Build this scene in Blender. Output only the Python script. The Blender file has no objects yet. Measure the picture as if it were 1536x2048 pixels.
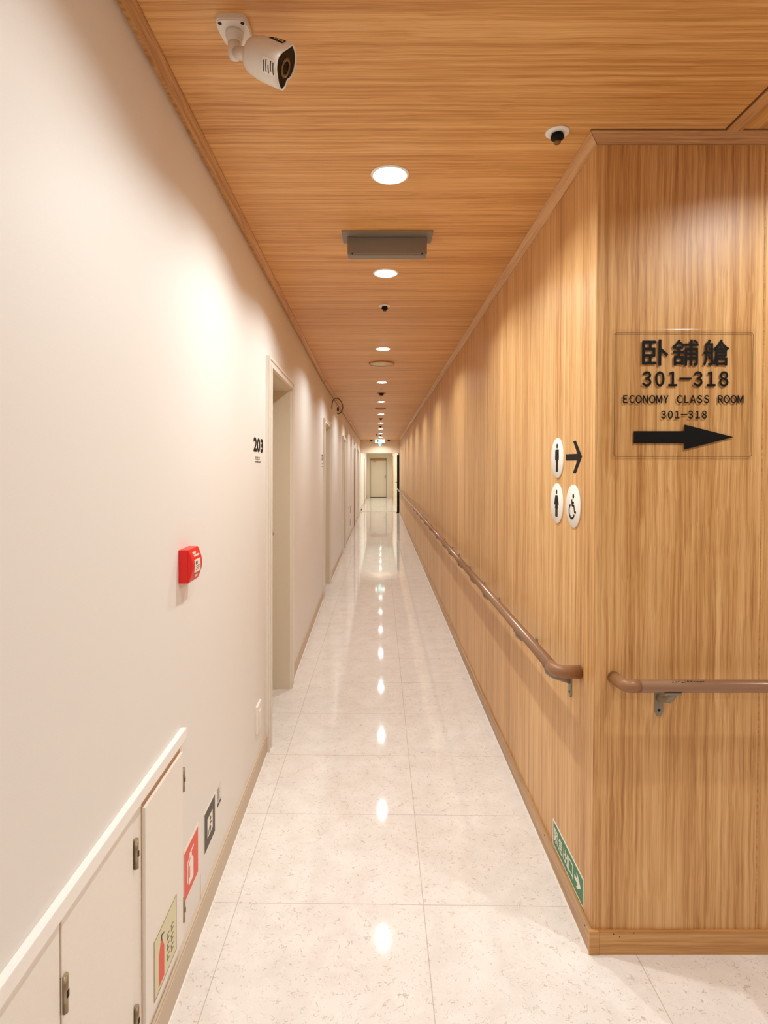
import bpy, bmesh, math, random
from mathutils import Matrix, Vector
random.seed(7)
SC = bpy.context.scene
COL = SC.collection
PI = math.pi

# ------------------------------------------------------------------ camera, world, exposure
F_PX = 1170.0
TH = math.atan(F_PX / 56000.0)
cam_data = bpy.data.cameras.new('camera')
cam = bpy.data.objects.new('camera', cam_data)
COL.objects.link(cam)
cam.location = (0, 0, 1.4)
cam.rotation_euler = (PI / 2 - TH, 0, 0)
cam_data.sensor_fit = 'VERTICAL'
cam_data.sensor_height = 36.0
cam_data.lens = F_PX / 2048 * 36.0
cam_data.shift_x = 7.0 / 2048
cam_data.shift_y = (939 + F_PX * math.tan(TH) - 1024) / 2048
cam_data.clip_start = 0.02
SC.camera = cam
SC.view_settings.view_transform = 'Standard'
SC.view_settings.look = 'None'
SC.view_settings.exposure = -0.17
SC.view_settings.gamma = 1.0
SC.view_settings.use_curve_mapping = False
SC.cycles.diffuse_bounces = 7
SC.cycles.max_bounces = 14
SC.cycles.transparent_max_bounces = 12
SC.cycles.sample_clamp_indirect = 6.0
w = bpy.data.worlds.new('World'); SC.world = w; w.use_nodes = True
w.node_tree.nodes['Background'].inputs[0].default_value = (1, .95, .88, 1)
w.node_tree.nodes['Background'].inputs[1].default_value = 0.05
LAMP_COL = (.905, .99, .995)
BEAM_W = 17.0          # wide beam of each downlight
POOL_W = 7.0           # pool of light straight below it
BEAM_CONE = 154        # degrees
LENS_E = 30.0           # glow of the frosted lens

H = 2.34               # ceiling height
WX = .612              # face of the timber wall of the corridor
FY = 1.668             # face of the timber wall that looks at the lobby

# ------------------------------------------------------------------ colours and materials
def lin(r, g, b):
    f = lambda c: c / 12.92 if c <= .04045 else ((c + .055) / 1.055) ** 2.4
    return (f(r / 255), f(g / 255), f(b / 255), 1)

def mat(name, col, rough=.5, metal=0, coat=0, spec=.5, emit=None, estr=0, bump=0, bscale=200):
    m = bpy.data.materials.new(name); m.use_nodes = True
    nt = m.node_tree; b = nt.nodes['Principled BSDF']
    b.inputs['Base Color'].default_value = col
    b.inputs['Roughness'].default_value = rough
    b.inputs['Metallic'].default_value = metal
    b.inputs['Coat Weight'].default_value = coat
    b.inputs['Specular IOR Level'].default_value = spec
    if emit:
        b.inputs['Emission Color'].default_value = emit
        b.inputs['Emission Strength'].default_value = estr
    tc = nt.nodes.new('ShaderNodeTexCoord')
    n = nt.nodes.new('ShaderNodeTexNoise'); n.inputs['Scale'].default_value = bscale
    n.inputs['Detail'].default_value = 3
    nt.links.new(tc.outputs['Object'], n.inputs['Vector'])
    if not emit:
        mr = nt.nodes.new('ShaderNodeMapRange')
        mr.inputs['To Min'].default_value = .96; mr.inputs['To Max'].default_value = 1.03
        nt.links.new(n.outputs['Fac'], mr.inputs['Value'])
        mx = nt.nodes.new('ShaderNodeVectorMath'); mx.operation = 'SCALE'
        mx.inputs[0].default_value = col[:3]
        nt.links.new(mr.outputs[0], mx.inputs['Scale'])
        nt.links.new(mx.outputs[0], b.inputs['Base Color'])
    if bump:
        bp = nt.nodes.new('ShaderNodeBump'); bp.inputs['Strength'].default_value = bump
        bp.inputs['Distance'].default_value = .002
        nt.links.new(n.outputs['Fac'], bp.inputs['Height'])
        nt.links.new(bp.outputs[0], b.inputs['Normal'])
    return m

def wood(name, axis, dark, mid, light, seed=0.0, rough=.42, broad=7.0, fine=62.0, wob=1.0):
    """Oak laminate; the grain runs along the given world axis."""
    m = bpy.data.materials.new(name); m.use_nodes = True
    nt = m.node_tree; L = nt.links; N = nt.nodes.new; b = nt.nodes['Principled BSDF']
    tc = N('ShaderNodeTexCoord')
    def sc(al, ac):
        v = [ac, ac, ac]; v['xyz'.index(axis)] = al
        mp = N('ShaderNodeMapping'); mp.inputs['Scale'].default_value = v
        mp.inputs['Location'].default_value = (seed, seed * 1.7, seed * .6)
        L.new(warp.outputs[0], mp.inputs['Vector']); return mp
    # gentle sideways wander of the grain lines
    wn = N('ShaderNodeTexNoise'); wn.inputs['Scale'].default_value = 5.0; wn.inputs['Detail'].default_value = 2
    L.new(tc.outputs['Object'], wn.inputs['Vector'])
    ws = N('ShaderNodeVectorMath'); ws.operation = 'SUBTRACT'; ws.inputs[1].default_value = (.5, .5, .5)
    L.new(wn.outputs['Color'], ws.inputs[0])
    wm = N('ShaderNodeVectorMath'); wm.operation = 'SCALE'; wm.inputs['Scale'].default_value = .012 * wob
    L.new(ws.outputs[0], wm.inputs[0])
    warp = N('ShaderNodeVectorMath'); warp.operation = 'ADD'
    L.new(tc.outputs['Object'], warp.inputs[0]); L.new(wm.outputs[0], warp.inputs[1])
    def noise(al, ac, det, rgh, dist=0):
        n = N('ShaderNodeTexNoise'); n.inputs['Scale'].default_value = 1
        n.inputs['Detail'].default_value = det; n.inputs['Roughness'].default_value = rgh
        n.inputs['Distortion'].default_value = dist
        L.new(sc(al, ac).outputs[0], n.inputs['Vector']); return n.outputs['Fac']
    def mul(a, k):
        q = N('ShaderNodeMath'); q.operation = 'MULTIPLY'; q.inputs[1].default_value = k; L.new(a, q.inputs[0]); return q.outputs[0]
    def add(a, c):
        q = N('ShaderNodeMath'); q.operation = 'ADD'; L.new(a, q.inputs[0]); L.new(c, q.inputs[1]); return q.outputs[0]
    n1 = noise(.35, broad, 3, .55, .25)
    n2 = noise(1.1, fine, 4, .6, .4)
    n3 = noise(5.0, fine * 5, 2, .5)
    s = add(add(mul(n1, .28), mul(n2, .48)), mul(n3, .24))
    r = N('ShaderNodeValToRGB'); e = r.color_ramp.elements
    e[0].position = .39; e[0].color = dark
    e[1].position = .61; e[1].color = light
    k = e.new(.50); k.color = mid
    L.new(s, r.inputs['Fac'])
    L.new(r.outputs['Color'], b.inputs['Base Color'])
    b.inputs['Roughness'].default_value = rough
    bp = N('ShaderNodeBump'); bp.inputs['Strength'].default_value = .10; bp.inputs['Distance'].default_value = .001
    L.new(s, bp.inputs['Height']); L.new(bp.outputs[0], b.inputs['Normal'])
    return m

WD = (lin(172, 118, 62), lin(209, 159, 100), lin(229, 186, 130))
M = {}
M['ceil'] = wood('oak_ceiling', 'x', lin(182, 122, 60), lin(212, 156, 90), lin(230, 181, 118), 1.3, broad=16, fine=80, rough=.45)
M['ceil_side'] = wood('oak_ceiling_lobby', 'y', lin(182, 122, 60), lin(212, 156, 90), lin(230, 181, 118), 4.1, broad=9, fine=55)
M['wood_z'] = wood('oak_wall', 'z', *WD, seed=2.2, broad=8, fine=70)
M['wood_front'] = wood('oak_wall_lobby', 'z', *WD, seed=7.7, broad=10, fine=85)
M['trim_y'] = wood('oak_trim_long', 'y', lin(166, 112, 58), lin(196, 144, 88), lin(212, 164, 112), 3.0, fine=90)
M['trim_x'] = wood('oak_trim_cross', 'x', lin(166, 112, 58), lin(196, 144, 88), lin(212, 164, 112), 5.0, fine=90)
M['base_y'] = wood('oak_skirting_long', 'y', lin(160, 118, 74), lin(188, 148, 104), lin(204, 166, 122), 6.0, fine=60)
M['base_x'] = wood('oak_skirting_cross', 'x', lin(164, 110, 54), lin(196, 144, 84), lin(214, 166, 108), 9.0, fine=60)
M['gap'] = mat('shadow_gap', lin(112, 68, 32), .8)
M['cream'] = mat('cream_wall_paint', lin(234, 231, 226), .55, bump=.05, bscale=400)
M['cream_gloss'] = mat('cream_enamel', lin(237, 230, 219), .35)
M['hatch'] = mat('hatch_enamel', lin(238, 232, 223), .35)
M['ledge'] = mat('white_ledge', lin(246, 243, 238), .3)
M['leaf'] = mat('door_leaf_grey', lin(170, 156, 128), .45)
M['jamb'] = mat('door_jamb_cream', lin(226, 214, 192), .4)
M['brown_door'] = mat('brown_door_wood', lin(158, 96, 54), .5)
M['skirt_l'] = mat('beige_skirting', lin(205, 186, 162), .45)
M['bead'] = mat('white_sealant', lin(245, 242, 236), .4)
M['white'] = mat('white_plastic', lin(240, 236, 228), .35)
M['offwhite'] = mat('offwhite_plate', lin(240, 234, 224), .3)
M['camwhite'] = mat('camera_white', lin(228, 220, 210), .4)
M['black'] = mat('black_print', lin(10, 9, 8), .6, spec=.2)
M['glossblack'] = mat('gloss_black_glass', lin(4, 4, 5), .08, spec=.2)
M['grey'] = mat('grey_metal', lin(138, 128, 116), .5, .35)
M['greyd'] = mat('grey_metal_bracket', lin(140, 130, 114), .4, .15)
M['darkhole'] = mat('dark_hole', lin(30, 20, 14), .8)
M['rail'] = mat('bronze_rail', lin(152, 114, 86), .28, .15, coat=.2)
M['railend'] = mat('bronze_rail_cap', lin(150, 106, 72), .4, .05)
M['red'] = mat('signal_red', lin(226, 22, 14), .35)
M['redsign'] = mat('sign_red', lin(228, 74, 44), .45)
M['green'] = mat('sign_green', lin(28, 126, 74), .45)
M['lime'] = mat('luminescent_plate', lin(222, 216, 176), .45)
M['darksign'] = mat('sign_dark_olive', lin(66, 58, 38), .5)
M['ink'] = mat('grey_ink', lin(80, 72, 62), .6)
M['steel'] = mat('hinge_steel', lin(170, 155, 128), .35, .8)
M['brass'] = mat('sprinkler_brass', lin(120, 92, 56), .4, .6)
M['cable'] = mat('brown_cable', lin(84, 54, 30), .5)
M['lens'] = mat('lit_lens', lin(255, 250, 240), .4, emit=(1, .95, .88, 1), estr=LENS_E)
M['exit_lit'] = mat('lit_exit_panel', lin(230, 255, 250), .4, emit=(.66, 1, .98, 1), estr=2.2)
M['exit_cyan'] = mat('lit_exit_arrow', lin(150, 240, 235), .4, emit=(.18, .85, .9, 1), estr=1.8)
M['exit_green'] = mat('exit_green', lin(30, 150, 120), .4, emit=(.05, .6, .5, 1), estr=.6)
M['paleboard'] = mat('pale_cover', lin(214, 204, 180), .5)

def glass_mat():
    m = bpy.data.materials.new('clear_acrylic'); m.use_nodes = True
    nt = m.node_tree; nt.nodes.clear()
    o = nt.nodes.new('ShaderNodeOutputMaterial'); mx = nt.nodes.new('ShaderNodeMixShader')
    t = nt.nodes.new('ShaderNodeBsdfTransparent'); t.inputs[0].default_value = (.985, .985, .98, 1)
    g = nt.nodes.new('ShaderNodeBsdfGlossy'); g.inputs['Roughness'].default_value = .16
    mx.inputs[0].default_value = .02
    nt.links.new(t.outputs[0], mx.inputs[1])
    nt.links.new(g.outputs[0], mx.inputs[2]); nt.links.new(mx.outputs[0], o.inputs[0])
    return m
M['acrylic'] = glass_mat()

def floor_mat():
    m = bpy.data.materials.new('marbled_vinyl_tiles'); m.use_nodes = True
    nt = m.node_tree; L = nt.links; N = nt.nodes.new; b = nt.nodes['Principled BSDF']
    tc = N('ShaderNodeTexCoord')
    def math_(op, a, c=None, k=None):
        q = N('ShaderNodeMath'); q.operation = op
        L.new(a, q.inputs[0])
        if c is not None: L.new(c, q.inputs[1])
        if k is not None: q.inputs[1].default_value = k
        return q.outputs[0]
    def noise(s, d, r=.5, dist=0, off=0):
        mp = N('ShaderNodeMapping'); mp.inputs['Location'].default_value = (off, off * 2, off * 3)
        L.new(tc.outputs['Object'], mp.inputs['Vector'])
        n = N('ShaderNodeTexNoise'); n.inputs['Scale'].default_value = s; n.inputs['Detail'].default_value = d
        n.inputs['Roughness'].default_value = r; n.inputs['Distortion'].default_value = dist
        L.new(mp.outputs[0], n.inputs['Vector']); return n.outputs['Fac']
    def worms(s, width, mask_s, thr, off):
        n = noise(s, 1.5, .5, 1.6, off)
        a = math_('ABSOLUTE', math_('SUBTRACT', n, k=.5))
        line = math_('LESS_THAN', a, k=width)
        mk = math_('GREATER_THAN', noise(mask_s, 2, .6, 0, off + 5), k=thr)
        return math_('MULTIPLY', line, mk)
    r = N('ShaderNodeValToRGB'); e = r.color_ramp.elements
    e[0].position = .3; e[0].color = lin(230, 223, 216); e[1].position = .7; e[1].color = lin(242, 237, 232)
    L.new(noise(9, 5, .6, .4), r.inputs['Fac'])
    def mix(fac, a, col, k):
        f = math_('MULTIPLY', fac, k=k)
        q = N('ShaderNodeMix'); q.data_type = 'RGBA'
        L.new(f, q.inputs['Factor']); L.new(a, q.inputs['A']); q.inputs['B'].default_value = col; return q.outputs['Result']
    c = r.outputs['Color']
    c = mix(worms(23, .011, 40, .54, 1.1), c, lin(182, 164, 146), .55)
    c = mix(worms(38, .011, 60, .55, 8.3), c, lin(250, 247, 242), .7)
    c = mix(worms(28, .010, 46, .55, 4.9), c, lin(196, 180, 162), .6)
    sp = math_('GREATER_THAN', noise(110, 1, .5, 0, 3.3), k=.755)
    c = mix(sp, c, lin(160, 142, 122), .5)
    # tile joints
    sx = N('ShaderNodeSeparateXYZ'); L.new(tc.outputs['Object'], sx.inputs[0])
    def joint(v, p0, p, wdt):
        t = math_('DIVIDE', math_('SUBTRACT', v, k=p0), k=p)
        fr = math_('FRACT', math_('ADD', t, k=100.5))
        return math_('LESS_THAN', math_('ABSOLUTE', math_('SUBTRACT', fr, k=.5)), k=wdt / p / 2)
    sk = math_('ADD', sx.outputs['Y'], math_('MULTIPLY', sx.outputs['X'], k=.016))
    j = math_('MAXIMUM', joint(sx.outputs['X'], .138, .6, .0026), joint(sk, 1.8548, .4905, .0026))
    c = mix(j, c, lin(172, 160, 146), .62)
    L.new(c, b.inputs['Base Color'])
    b.inputs['Roughness'].default_value = .045
    b.inputs['Specular IOR Level'].default_value = .5
    bp = N('ShaderNodeBump'); bp.inputs['Strength'].default_value = .015; bp.inputs['Distance'].default_value = .003
    L.new(noise(14, 3, .5, .3, 2.2), bp.inputs['Height']); L.new(bp.outputs[0], b.inputs['Normal'])
    return m
M['floor'] = floor_mat()
M['cream_warm_lit'] = mat('cream_paint_warm_lit', lin(236, 219, 194), .5)  # cream paint, the warm light cast of the far end put into its colour

# ------------------------------------------------------------------ mesh helpers
class MB:
    def __init__(s): s.v = []; s.f = []; s.sm = []
    def _add(s, vs, fs, smooth=False):
        o = len(s.v); s.v += [tuple(p) for p in vs]
        s.f += [[i + o for i in f] for f in fs]; s.sm += [smooth] * len(fs); return s
    def box(s, x0, x1, y0, y1, z0, z1, bev=0):
        if bev <= 0:
            vs = [(x, y, z) for z in (z0, z1) for y in (y0, y1) for x in (x0, x1)]
            return s._add(vs, [(0, 2, 3, 1), (4, 5, 7, 6), (0, 1, 5, 4), (2, 6, 7, 3), (0, 4, 6, 2), (1, 3, 7, 5)])
        bm = bmesh.new(); bmesh.ops.create_cube(bm, size=1)
        for q in bm.verts:
            q.co = Vector(((x0 + x1) / 2 + q.co.x * (x1 - x0), (y0 + y1) / 2 + q.co.y * (y1 - y0), (z0 + z1) / 2 + q.co.z * (z1 - z0)))
        bmesh.ops.bevel(bm, geom=bm.edges[:], offset=bev, segments=2, affect='EDGES', profile=.6)
        bm.verts.index_update()
        s._add([q.co[:] for q in bm.verts], [[q.index for q in f.verts] for f in bm.faces]); bm.free(); return s
    def prism(s, pts, w0, w1, smooth=False):
        """polygon in local (x,y), extruded along local z from w0 to w1 (w1 faces out)"""
        if sum(pts[i][0] * pts[(i + 1) % len(pts)][1] - pts[(i + 1) % len(pts)][0] * pts[i][1] for i in range(len(pts))) < 0:
            pts = pts[::-1]
        n = len(pts)
        vs = [(x, y, w0) for x, y in pts] + [(x, y, w1) for x, y in pts]
        s._add(vs, [list(range(n))[::-1], list(range(n, 2 * n))])
        o = len(s.v) - 2 * n
        for i in range(n):
            s.f.append([o + i, o + (i + 1) % n, o + n + (i + 1) % n, o + n + i]); s.sm.append(smooth)
        return s
    def disc(s, cx, cy, rx, w0, w1, ry=None, n=40):
        ry = ry or rx
        return s.prism([(cx + rx * math.cos(2 * PI * i / n), cy + ry * math.sin(2 * PI * i / n)) for i in range(n)], w0, w1, True)
    def stroke(s, pts, wd, w0, w1, closed=False):
        """flat ribbon along a 2-D polyline"""
        n = len(pts)
        Ls, Rs = [], []
        for i in range(n):
            a = Vector(pts[i - 1]) if (i > 0 or closed) else None
            b = Vector(pts[i]); c = Vector(pts[(i + 1) % n]) if (i < n - 1 or closed) else None
            d = ((b - a).normalized() if a is not None else Vector((0, 0))) + ((c - b).normalized() if c is not None else Vector((0, 0)))
            d.normalize(); nn = Vector((-d.y, d.x))
            k = 1.0
            if a is not None and c is not None:
                k = 1 / max(.5, nn.dot(Vector((-(b - a).normalized().y, (b - a).normalized().x))))
            Ls.append(b + nn * wd / 2 * k); Rs.append(b - nn * wd / 2 * k)
        for i in range(n if closed else n - 1):
            j = (i + 1) % n
            s.prism([Ls[i][:], Rs[i][:], Rs[j][:], Ls[j][:]], w0, w1)
        return s
    def lathe(s, prof, n=32, c=(0, 0, 0), smooth=True):
        """profile of (radius, z) around local z"""
        o = len(s.v); m = len(prof)
        for r, z in prof:
            for i in range(n):
                a = 2 * PI * i / n; s.v.append((c[0] + r * math.cos(a), c[1] + r * math.sin(a), c[2] + z))
        for k in range(m - 1):
            for i in range(n):
                j = (i + 1) % n
                s.f.append([o + k * n + i, o + k * n + j, o + (k + 1) * n + j, o + (k + 1) * n + i]); s.sm.append(smooth)
        if prof[0][0] > 1e-6: s.f.append([o + i for i in range(n)][::-1]); s.sm.append(False)
        if prof[-1][0] > 1e-6: s.f.append([o + (m - 1) * n + i for i in range(n)]); s.sm.append(False)
        return s
    def tube(s, pts, r, n=16, caps=True):
        pts = [Vector(p) for p in pts]; o = len(s.v); m = len(pts)
        t0 = (pts[1] - pts[0]).normalized()
        up = Vector((0, 0, 1)) if abs(t0.z) < .9 else Vector((1, 0, 0))
        x = t0.cross(up).normalized()
        for i in range(m):
            t = ((pts[i] - pts[i - 1]).normalized() if i else t0) + ((pts[i + 1] - pts[i]).normalized() if i < m - 1 else (pts[i] - pts[i - 1]).normalized())
            t.normalize(); x = (x - t * x.dot(t)).normalized(); y = t.cross(x)
            rr = r[i] if isinstance(r, (list, tuple)) else r
            for k in range(n):
                a = 2 * PI * k / n; p = pts[i] + x * math.cos(a) * rr + y * math.sin(a) * rr; s.v.append(p[:])
        for i in range(m - 1):
            for k in range(n):
                j = (k + 1) % n
                s.f.append([o + i * n + k, o + i * n + j, o + (i + 1) * n + j, o + (i + 1) * n + k]); s.sm.append(True)
        if caps:
            s.f.append([o + k for k in range(n)][::-1]); s.sm.append(False)
            s.f.append([o + (m - 1) * n + k for k in range(n)]); s.sm.append(False)
        return s
    def xf(s, mtx):
        s.v = [(mtx @ Vector(p))[:] for p in s.v]; return s

def obj(name, mb, m, parent=None, mtx=None):
    me = bpy.data.meshes.new(name)
    me.from_pydata(mb.v, [], mb.f)
    me.polygons.foreach_set('use_smooth', mb.sm)
    bm = bmesh.new(); bm.from_mesh(me); bmesh.ops.remove_doubles(bm, verts=bm.verts, dist=1e-6)
    bmesh.ops.recalc_face_normals(bm, faces=bm.faces); bm.to_mesh(me); bm.free()
    me.materials.append(m); me.update()
    o = bpy.data.objects.new(name, me); COL.objects.link(o)
    if parent is not None: o.parent = parent
    if mtx is not None: o.matrix_local = mtx
    return o

def thing(name, label, cat, mtx=None, group=None):
    o = bpy.data.objects.new(name, None); COL.objects.link(o)
    o.empty_display_size = .05
    if mtx is not None: o.matrix_world = mtx
    o['label'] = label; o['category'] = cat
    if group: o['group'] = group
    return o
def tag(o, label, cat, group=None):
    o['label'] = label; o['category'] = cat
    if group: o['group'] = group
    return o
def struct(name, mb, m, parent=None, mtx=None):
    o = obj(name, mb, m, parent, mtx)
    if parent is None: o['kind'] = 'structure'
    return o
def dup(root, mtx, label, group=None):
    r = root.copy(); COL.objects.link(r); r.matrix_world = mtx; r['label'] = label
    if group: r['group'] = group
    for ch in list(root.children):
        c = ch.copy(); COL.objects.link(c); c.parent = r
        for g in ch.children:
            d = g.copy(); COL.objects.link(d); d.parent = c
    return r

def text_mb(body, box, w0, w1, bold=0.0, space=1.0):
    """lettering fitted to box=(x0,x1,y0,y1) of the local plane"""
    cu = bpy.data.curves.new('t', 'FONT'); cu.body = body; cu.size = 1
    cu.space_character = space; cu.resolution_u = 4
    o = bpy.data.objects.new('t', cu); COL.objects.link(o)
    dg = bpy.context.evaluated_depsgraph_get(); dg.update()
    me = bpy.data.meshes.new_from_object(o.evaluated_get(dg))
    mb = MB()
    if len(me.vertices):
        xs = [v.co.x for v in me.vertices]; ys = [v.co.y for v in me.vertices]
        x0, x1, y0, y1 = min(xs), max(xs), min(ys), max(ys)
        kx = (box[1] - box[0]) / (x1 - x0); ky = (box[3] - box[2]) / (y1 - y0)
        P = [(box[0] + (v.co.x - x0) * kx, box[2] + (v.co.y - y0) * ky, w1) for v in me.vertices]
        F_ = [list(p.vertices) for p in me.polygons]
        d = bold * (box[3] - box[2])
        P = [(box[0] + d + (p[0] - box[0]) * (box[1] - box[0] - 2 * d) / (box[1] - box[0]), box[2] + d + (p[1] - box[2]) * (box[3] - box[2] - 2 * d) / (box[3] - box[2]), w1) for p in P]
        for k, (dx, dy) in enumerate(((0, 0), (d, 0), (-d, 0), (0, d), (0, -d), (d * .7, d * .7), (-d * .7, -d * .7)) if bold else ((0, 0),)):
            mb._add([(x + dx, y + dy, z + k * 2e-6) for x, y, z in P], F_)
    bpy.data.objects.remove(o); bpy.data.curves.remove(cu); bpy.data.meshes.remove(me)
    return mb

def frame(right, up, origin):
    r = Vector(right).normalized(); u = Vector(up).normalized(); n = r.cross(u).normalized(); u = n.cross(r)
    return Matrix(((r.x, u.x, n.x, origin[0]), (r.y, u.y, n.y, origin[1]), (r.z, u.z, n.z, origin[2]), (0, 0, 0, 1)))
# wall frames: local x runs to the reader's right, local y up, local z out of the wall
BR = 6.2
LA, LB = -.520, -.0174
LA2, LB2 = -.612, -.00256
LEAN = .005
def LX(y, z=0): return (LA + LB * y if y < BR else LA2 + LB2 * y) + LEAN * z
L1 = frame((LB, 1, 0), (LEAN, 0, 1), (LA, 0, 0))
L2 = frame((LB2, 1, 0), (LEAN, 0, 1), (LA2, 0, 0))
RW = frame((0, -1, 0), (0, 0, 1), (WX, 0, 0))        # local x = -Y
FW = frame((1, 0, 0), (0, 0, 1), (0, FY, 0))         # local x = X
def at(fr, x, y, w=0): return fr @ Matrix.Translation((x, y, w))
CEIL = Matrix(((1, 0, 0, 0), (0, -1, 0, 0), (0, 0, -1, H), (0, 0, 0, 1)))   # local z points down from the ceiling
def on_ceil(x, y): return Matrix.Translation((x, y, 0)) @ CEIL

# ------------------------------------------------------------------ the setting
YB, YE, XR = -3.0, 29.2, 3.4
struct('floor', MB().box(-.9, XR + .1, YB - .1, YE + .6, -.1, 0), M['floor'])
struct('ceiling', MB().box(-.9, .957, YB - .1, 19.0, H, H + .1), M['ceil'])
struct('ceiling_lobby', MB().box(1.0, XR + .1, YB - .1, FY + .1, H, H + .1), M['ceil_side'])
b = MB().box(.957, 1.0, YB - .1, FY + .1, H - .004, H + .1)
c_strip = struct('trim_1', b, M['trim_y'])
struct('trim_gap', MB().box(.951, .957, YB, FY - .026, H - .0006, H + .0), M['gap'], c_strip)
struct('ceiling_far', MB().box(-.9, .9, 19.0, YE + .3, H, H + .1), M['cream'])

# left wall, built in its own frame, with door openings
DOORS = [(L1, 2.93, 3.72), (L2, 6.37, 7.16), (L2, 9.67, 10.46), (L2, 13.70, 14.50), (L2, 16.47, 17.26)]
DZ = 1.912
def wall_piece(fr, y0, y1, ops):
    mb = MB(); c = y0
    for a, e in ops:
        mb.box(c, a, 0, H + .02, -.24, 0); mb.box(a, e, DZ, H + .02, -.24, 0); c = e
    mb.box(c, y1, 0, H + .02, -.24, 0)
    return mb
struct('wall_left', wall_piece(L1, YB, BR, [(2.93, 3.72)]), M['cream'], mtx=L1)
struct('wall_left_far', wall_piece(L2, BR - .003, YE, [d[1:] for d in DOORS[1:]]), M['cream'], mtx=L2)
# skirting on the left with a sealant bead, broken at the doors and at the hatch
def skirt(fr, runs, nm):
    mb = MB(); bd = MB()
    for a, e in runs:
        mb.box(a, e, 0, .080, 0, .010); mb.box(a, e, .080, .088, 0, .007)
        bd.box(a, e, 0, .004, .010, .0145)
    s = struct(nm, mb, M['skirt_l'], mtx=fr); struct('sealant_bead', bd, M['bead'], s)
skirt(L1, [(YB, 2.865), (3.785, BR)], 'baseboard_left')
skirt(L2, [(BR, 6.305), (7.225, 9.605), (10.525, 13.635), (14.565, 16.405), (17.325, 23.9), (24.0, YE)], 'baseboard_left_far')
# cove trims
def cove(nm, fr, a, e, wd, ht, m, mitre=0, lo=0):
    mb = MB()
    pr = [(lo, H - ht), (lo, H + .001), (wd, H + .001), (wd, H - .004), (lo + .004, H - ht)]
    n = len(pr)
    vs = [(a, z, q) for q, z in pr] + [(e + (mitre * q), z, q) for q, z in pr]
    mb._add(vs, [list(range(n)), list(range(n, 2 * n))[::-1]] + [[i, (i + 1) % n, n + (i + 1) % n, n + i] for i in range(n)])
    return struct(nm, mb, m, mtx=fr)
cove('trim_left', L1, YB, BR, .041, .015, M['trim_x'], lo=.017)
cove('trim_left_far', L2, BR, 18.9, .045, .018, M['trim_x'], lo=.017)
cove('trim_right', RW, -18.9, -FY, .030, .026, M['trim_x'], mitre=1)
tf = cove('trim_front', FW, XR, WX, .030, .026, M['trim_x'], mitre=-1)
struct('mitre_joint', MB().tube([(WX - .0005, FY - .0005, H - .0258), (WX - .0042, FY - .0042, H - .0258), (WX - .0302, FY - .0302, H - .0038), (WX - .0302, FY - .0302, H)], .0007, 6), M['gap'], tf, FW.inverted())
struct('trim_gap', MB().box(WX - .03, XR, FY - .0345, FY - .030, H - .0007, H), M['gap'], tf, FW.inverted())

# timber walls
rw = struct('wall_right', MB().box(WX, WX + .08, FY + .0006, 18.85, 0, H + .02), M['wood_z'])
fw = struct('wall_front', MB().box(WX + .0005, XR, FY, FY + .08, 0, H + .02), M['wood_front'])
for y in (3.36, 5.8, 8.24, 10.68):
    struct('panel_joint', MB().box(WX - .0006, WX, y - .0012, y + .0012, .068, H - .026), M['base_y'], rw)
struct('panel_joint', MB().box(1.0855, 1.0885, FY - .0008, FY, .068, H - .026), M['base_x'], fw)
br_ = struct('baseboard_right', MB().box(WX - .010, WX, FY - .010, 18.85, 0, .0685, .001), M['base_y'])
struct('sealant_bead', MB().box(WX - .014, WX - .010, FY - .008, 18.85, 0, .003), M['bead'], br_)
for y in (1.695, 2.12, 2.75, 3.6, 4.5):
    struct('screw', MB().lathe([(0, .0012), (.0022, .001), (.0025, 0)], 10), M['gap'], br_, frame((0, -1, 0), (0, 0, 1), (WX - .010, y, .058)))
bf = struct('baseboard_front', MB().box(WX + .0185, XR, FY - .009, FY, 0, .0685, .001), M['base_x'])
struct('joint_line', MB().box(WX + .018, WX + .0187, FY - .0095, FY, 0, .0685), M['gap'], bf)
struct('corner_block', MB().box(WX - .0105, WX + .018, FY - .0115, FY, 0, .069, .001), M['base_x'], bf)
for x, z in ((.672, .061), (.69, .053), (.73, .064)):
    struct('screw', MB().lathe([(0, .001), (.0016, .0008), (.002, 0)], 10), M['gap'], bf, frame((1, 0, 0), (0, 0, 1), (x, FY - .009, z)))

# lobby shell behind the camera
struct('wall_back', MB().box(-.9, XR + .1, YB - .1, YB, 0, H + .02), M['wood_front'])
struct('wall_lobby_side', MB().box(XR, XR + .1, YB, FY + .1, 0, H + .02), M['cream'])

# far end: hanging lintel, space beyond, end wall with its door
struct('wall_lintel', MB().box(-.69, .70, 18.9, 19.05, 1.93, H + .02), M['cream_warm_lit'])
struct('wall_right_far', MB().box(.575, .75, 19.02, YE, 0, H + .02), M['cream_warm_lit'])
struct('trim_2', MB().box(.535, .58, 26.35, 26.47, 0, 2.02, .004), M['wood_front'])
struct('trim_3', MB().box(LX(23.95) - .01, LX(23.95) + .028, 23.9, 24.0, 0, 1.85, .004), M['trim_y'])
struct('trim_4', MB().box(LX(19.1), .575, 19.28, 19.36, 0, .006, .002), M['skirt_l'])
mb = MB().box(-.9, -.525, YE, YE + .2, 0, H).box(.315, .9, YE, YE + .2, 0, H).box(-.525, .315, YE, YE + .2, 1.98, H)
struct('wall_end', mb, M['cream_warm_lit'])
d6 = struct('door_6', MB().box(-.495, .285, YE + .06, YE + .10, .02, 1.84, .003), M['cream_warm_lit'])
mb = MB().box(-.525, -.497, YE - .012, YE + .12, 0, 1.98).box(.287, .315, YE - .012, YE + .12, 0, 1.98).box(-.525, .315, YE - .012, YE + .12, 1.955, 1.98)
struct('door_frame', mb, M['leaf'], d6)
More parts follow.
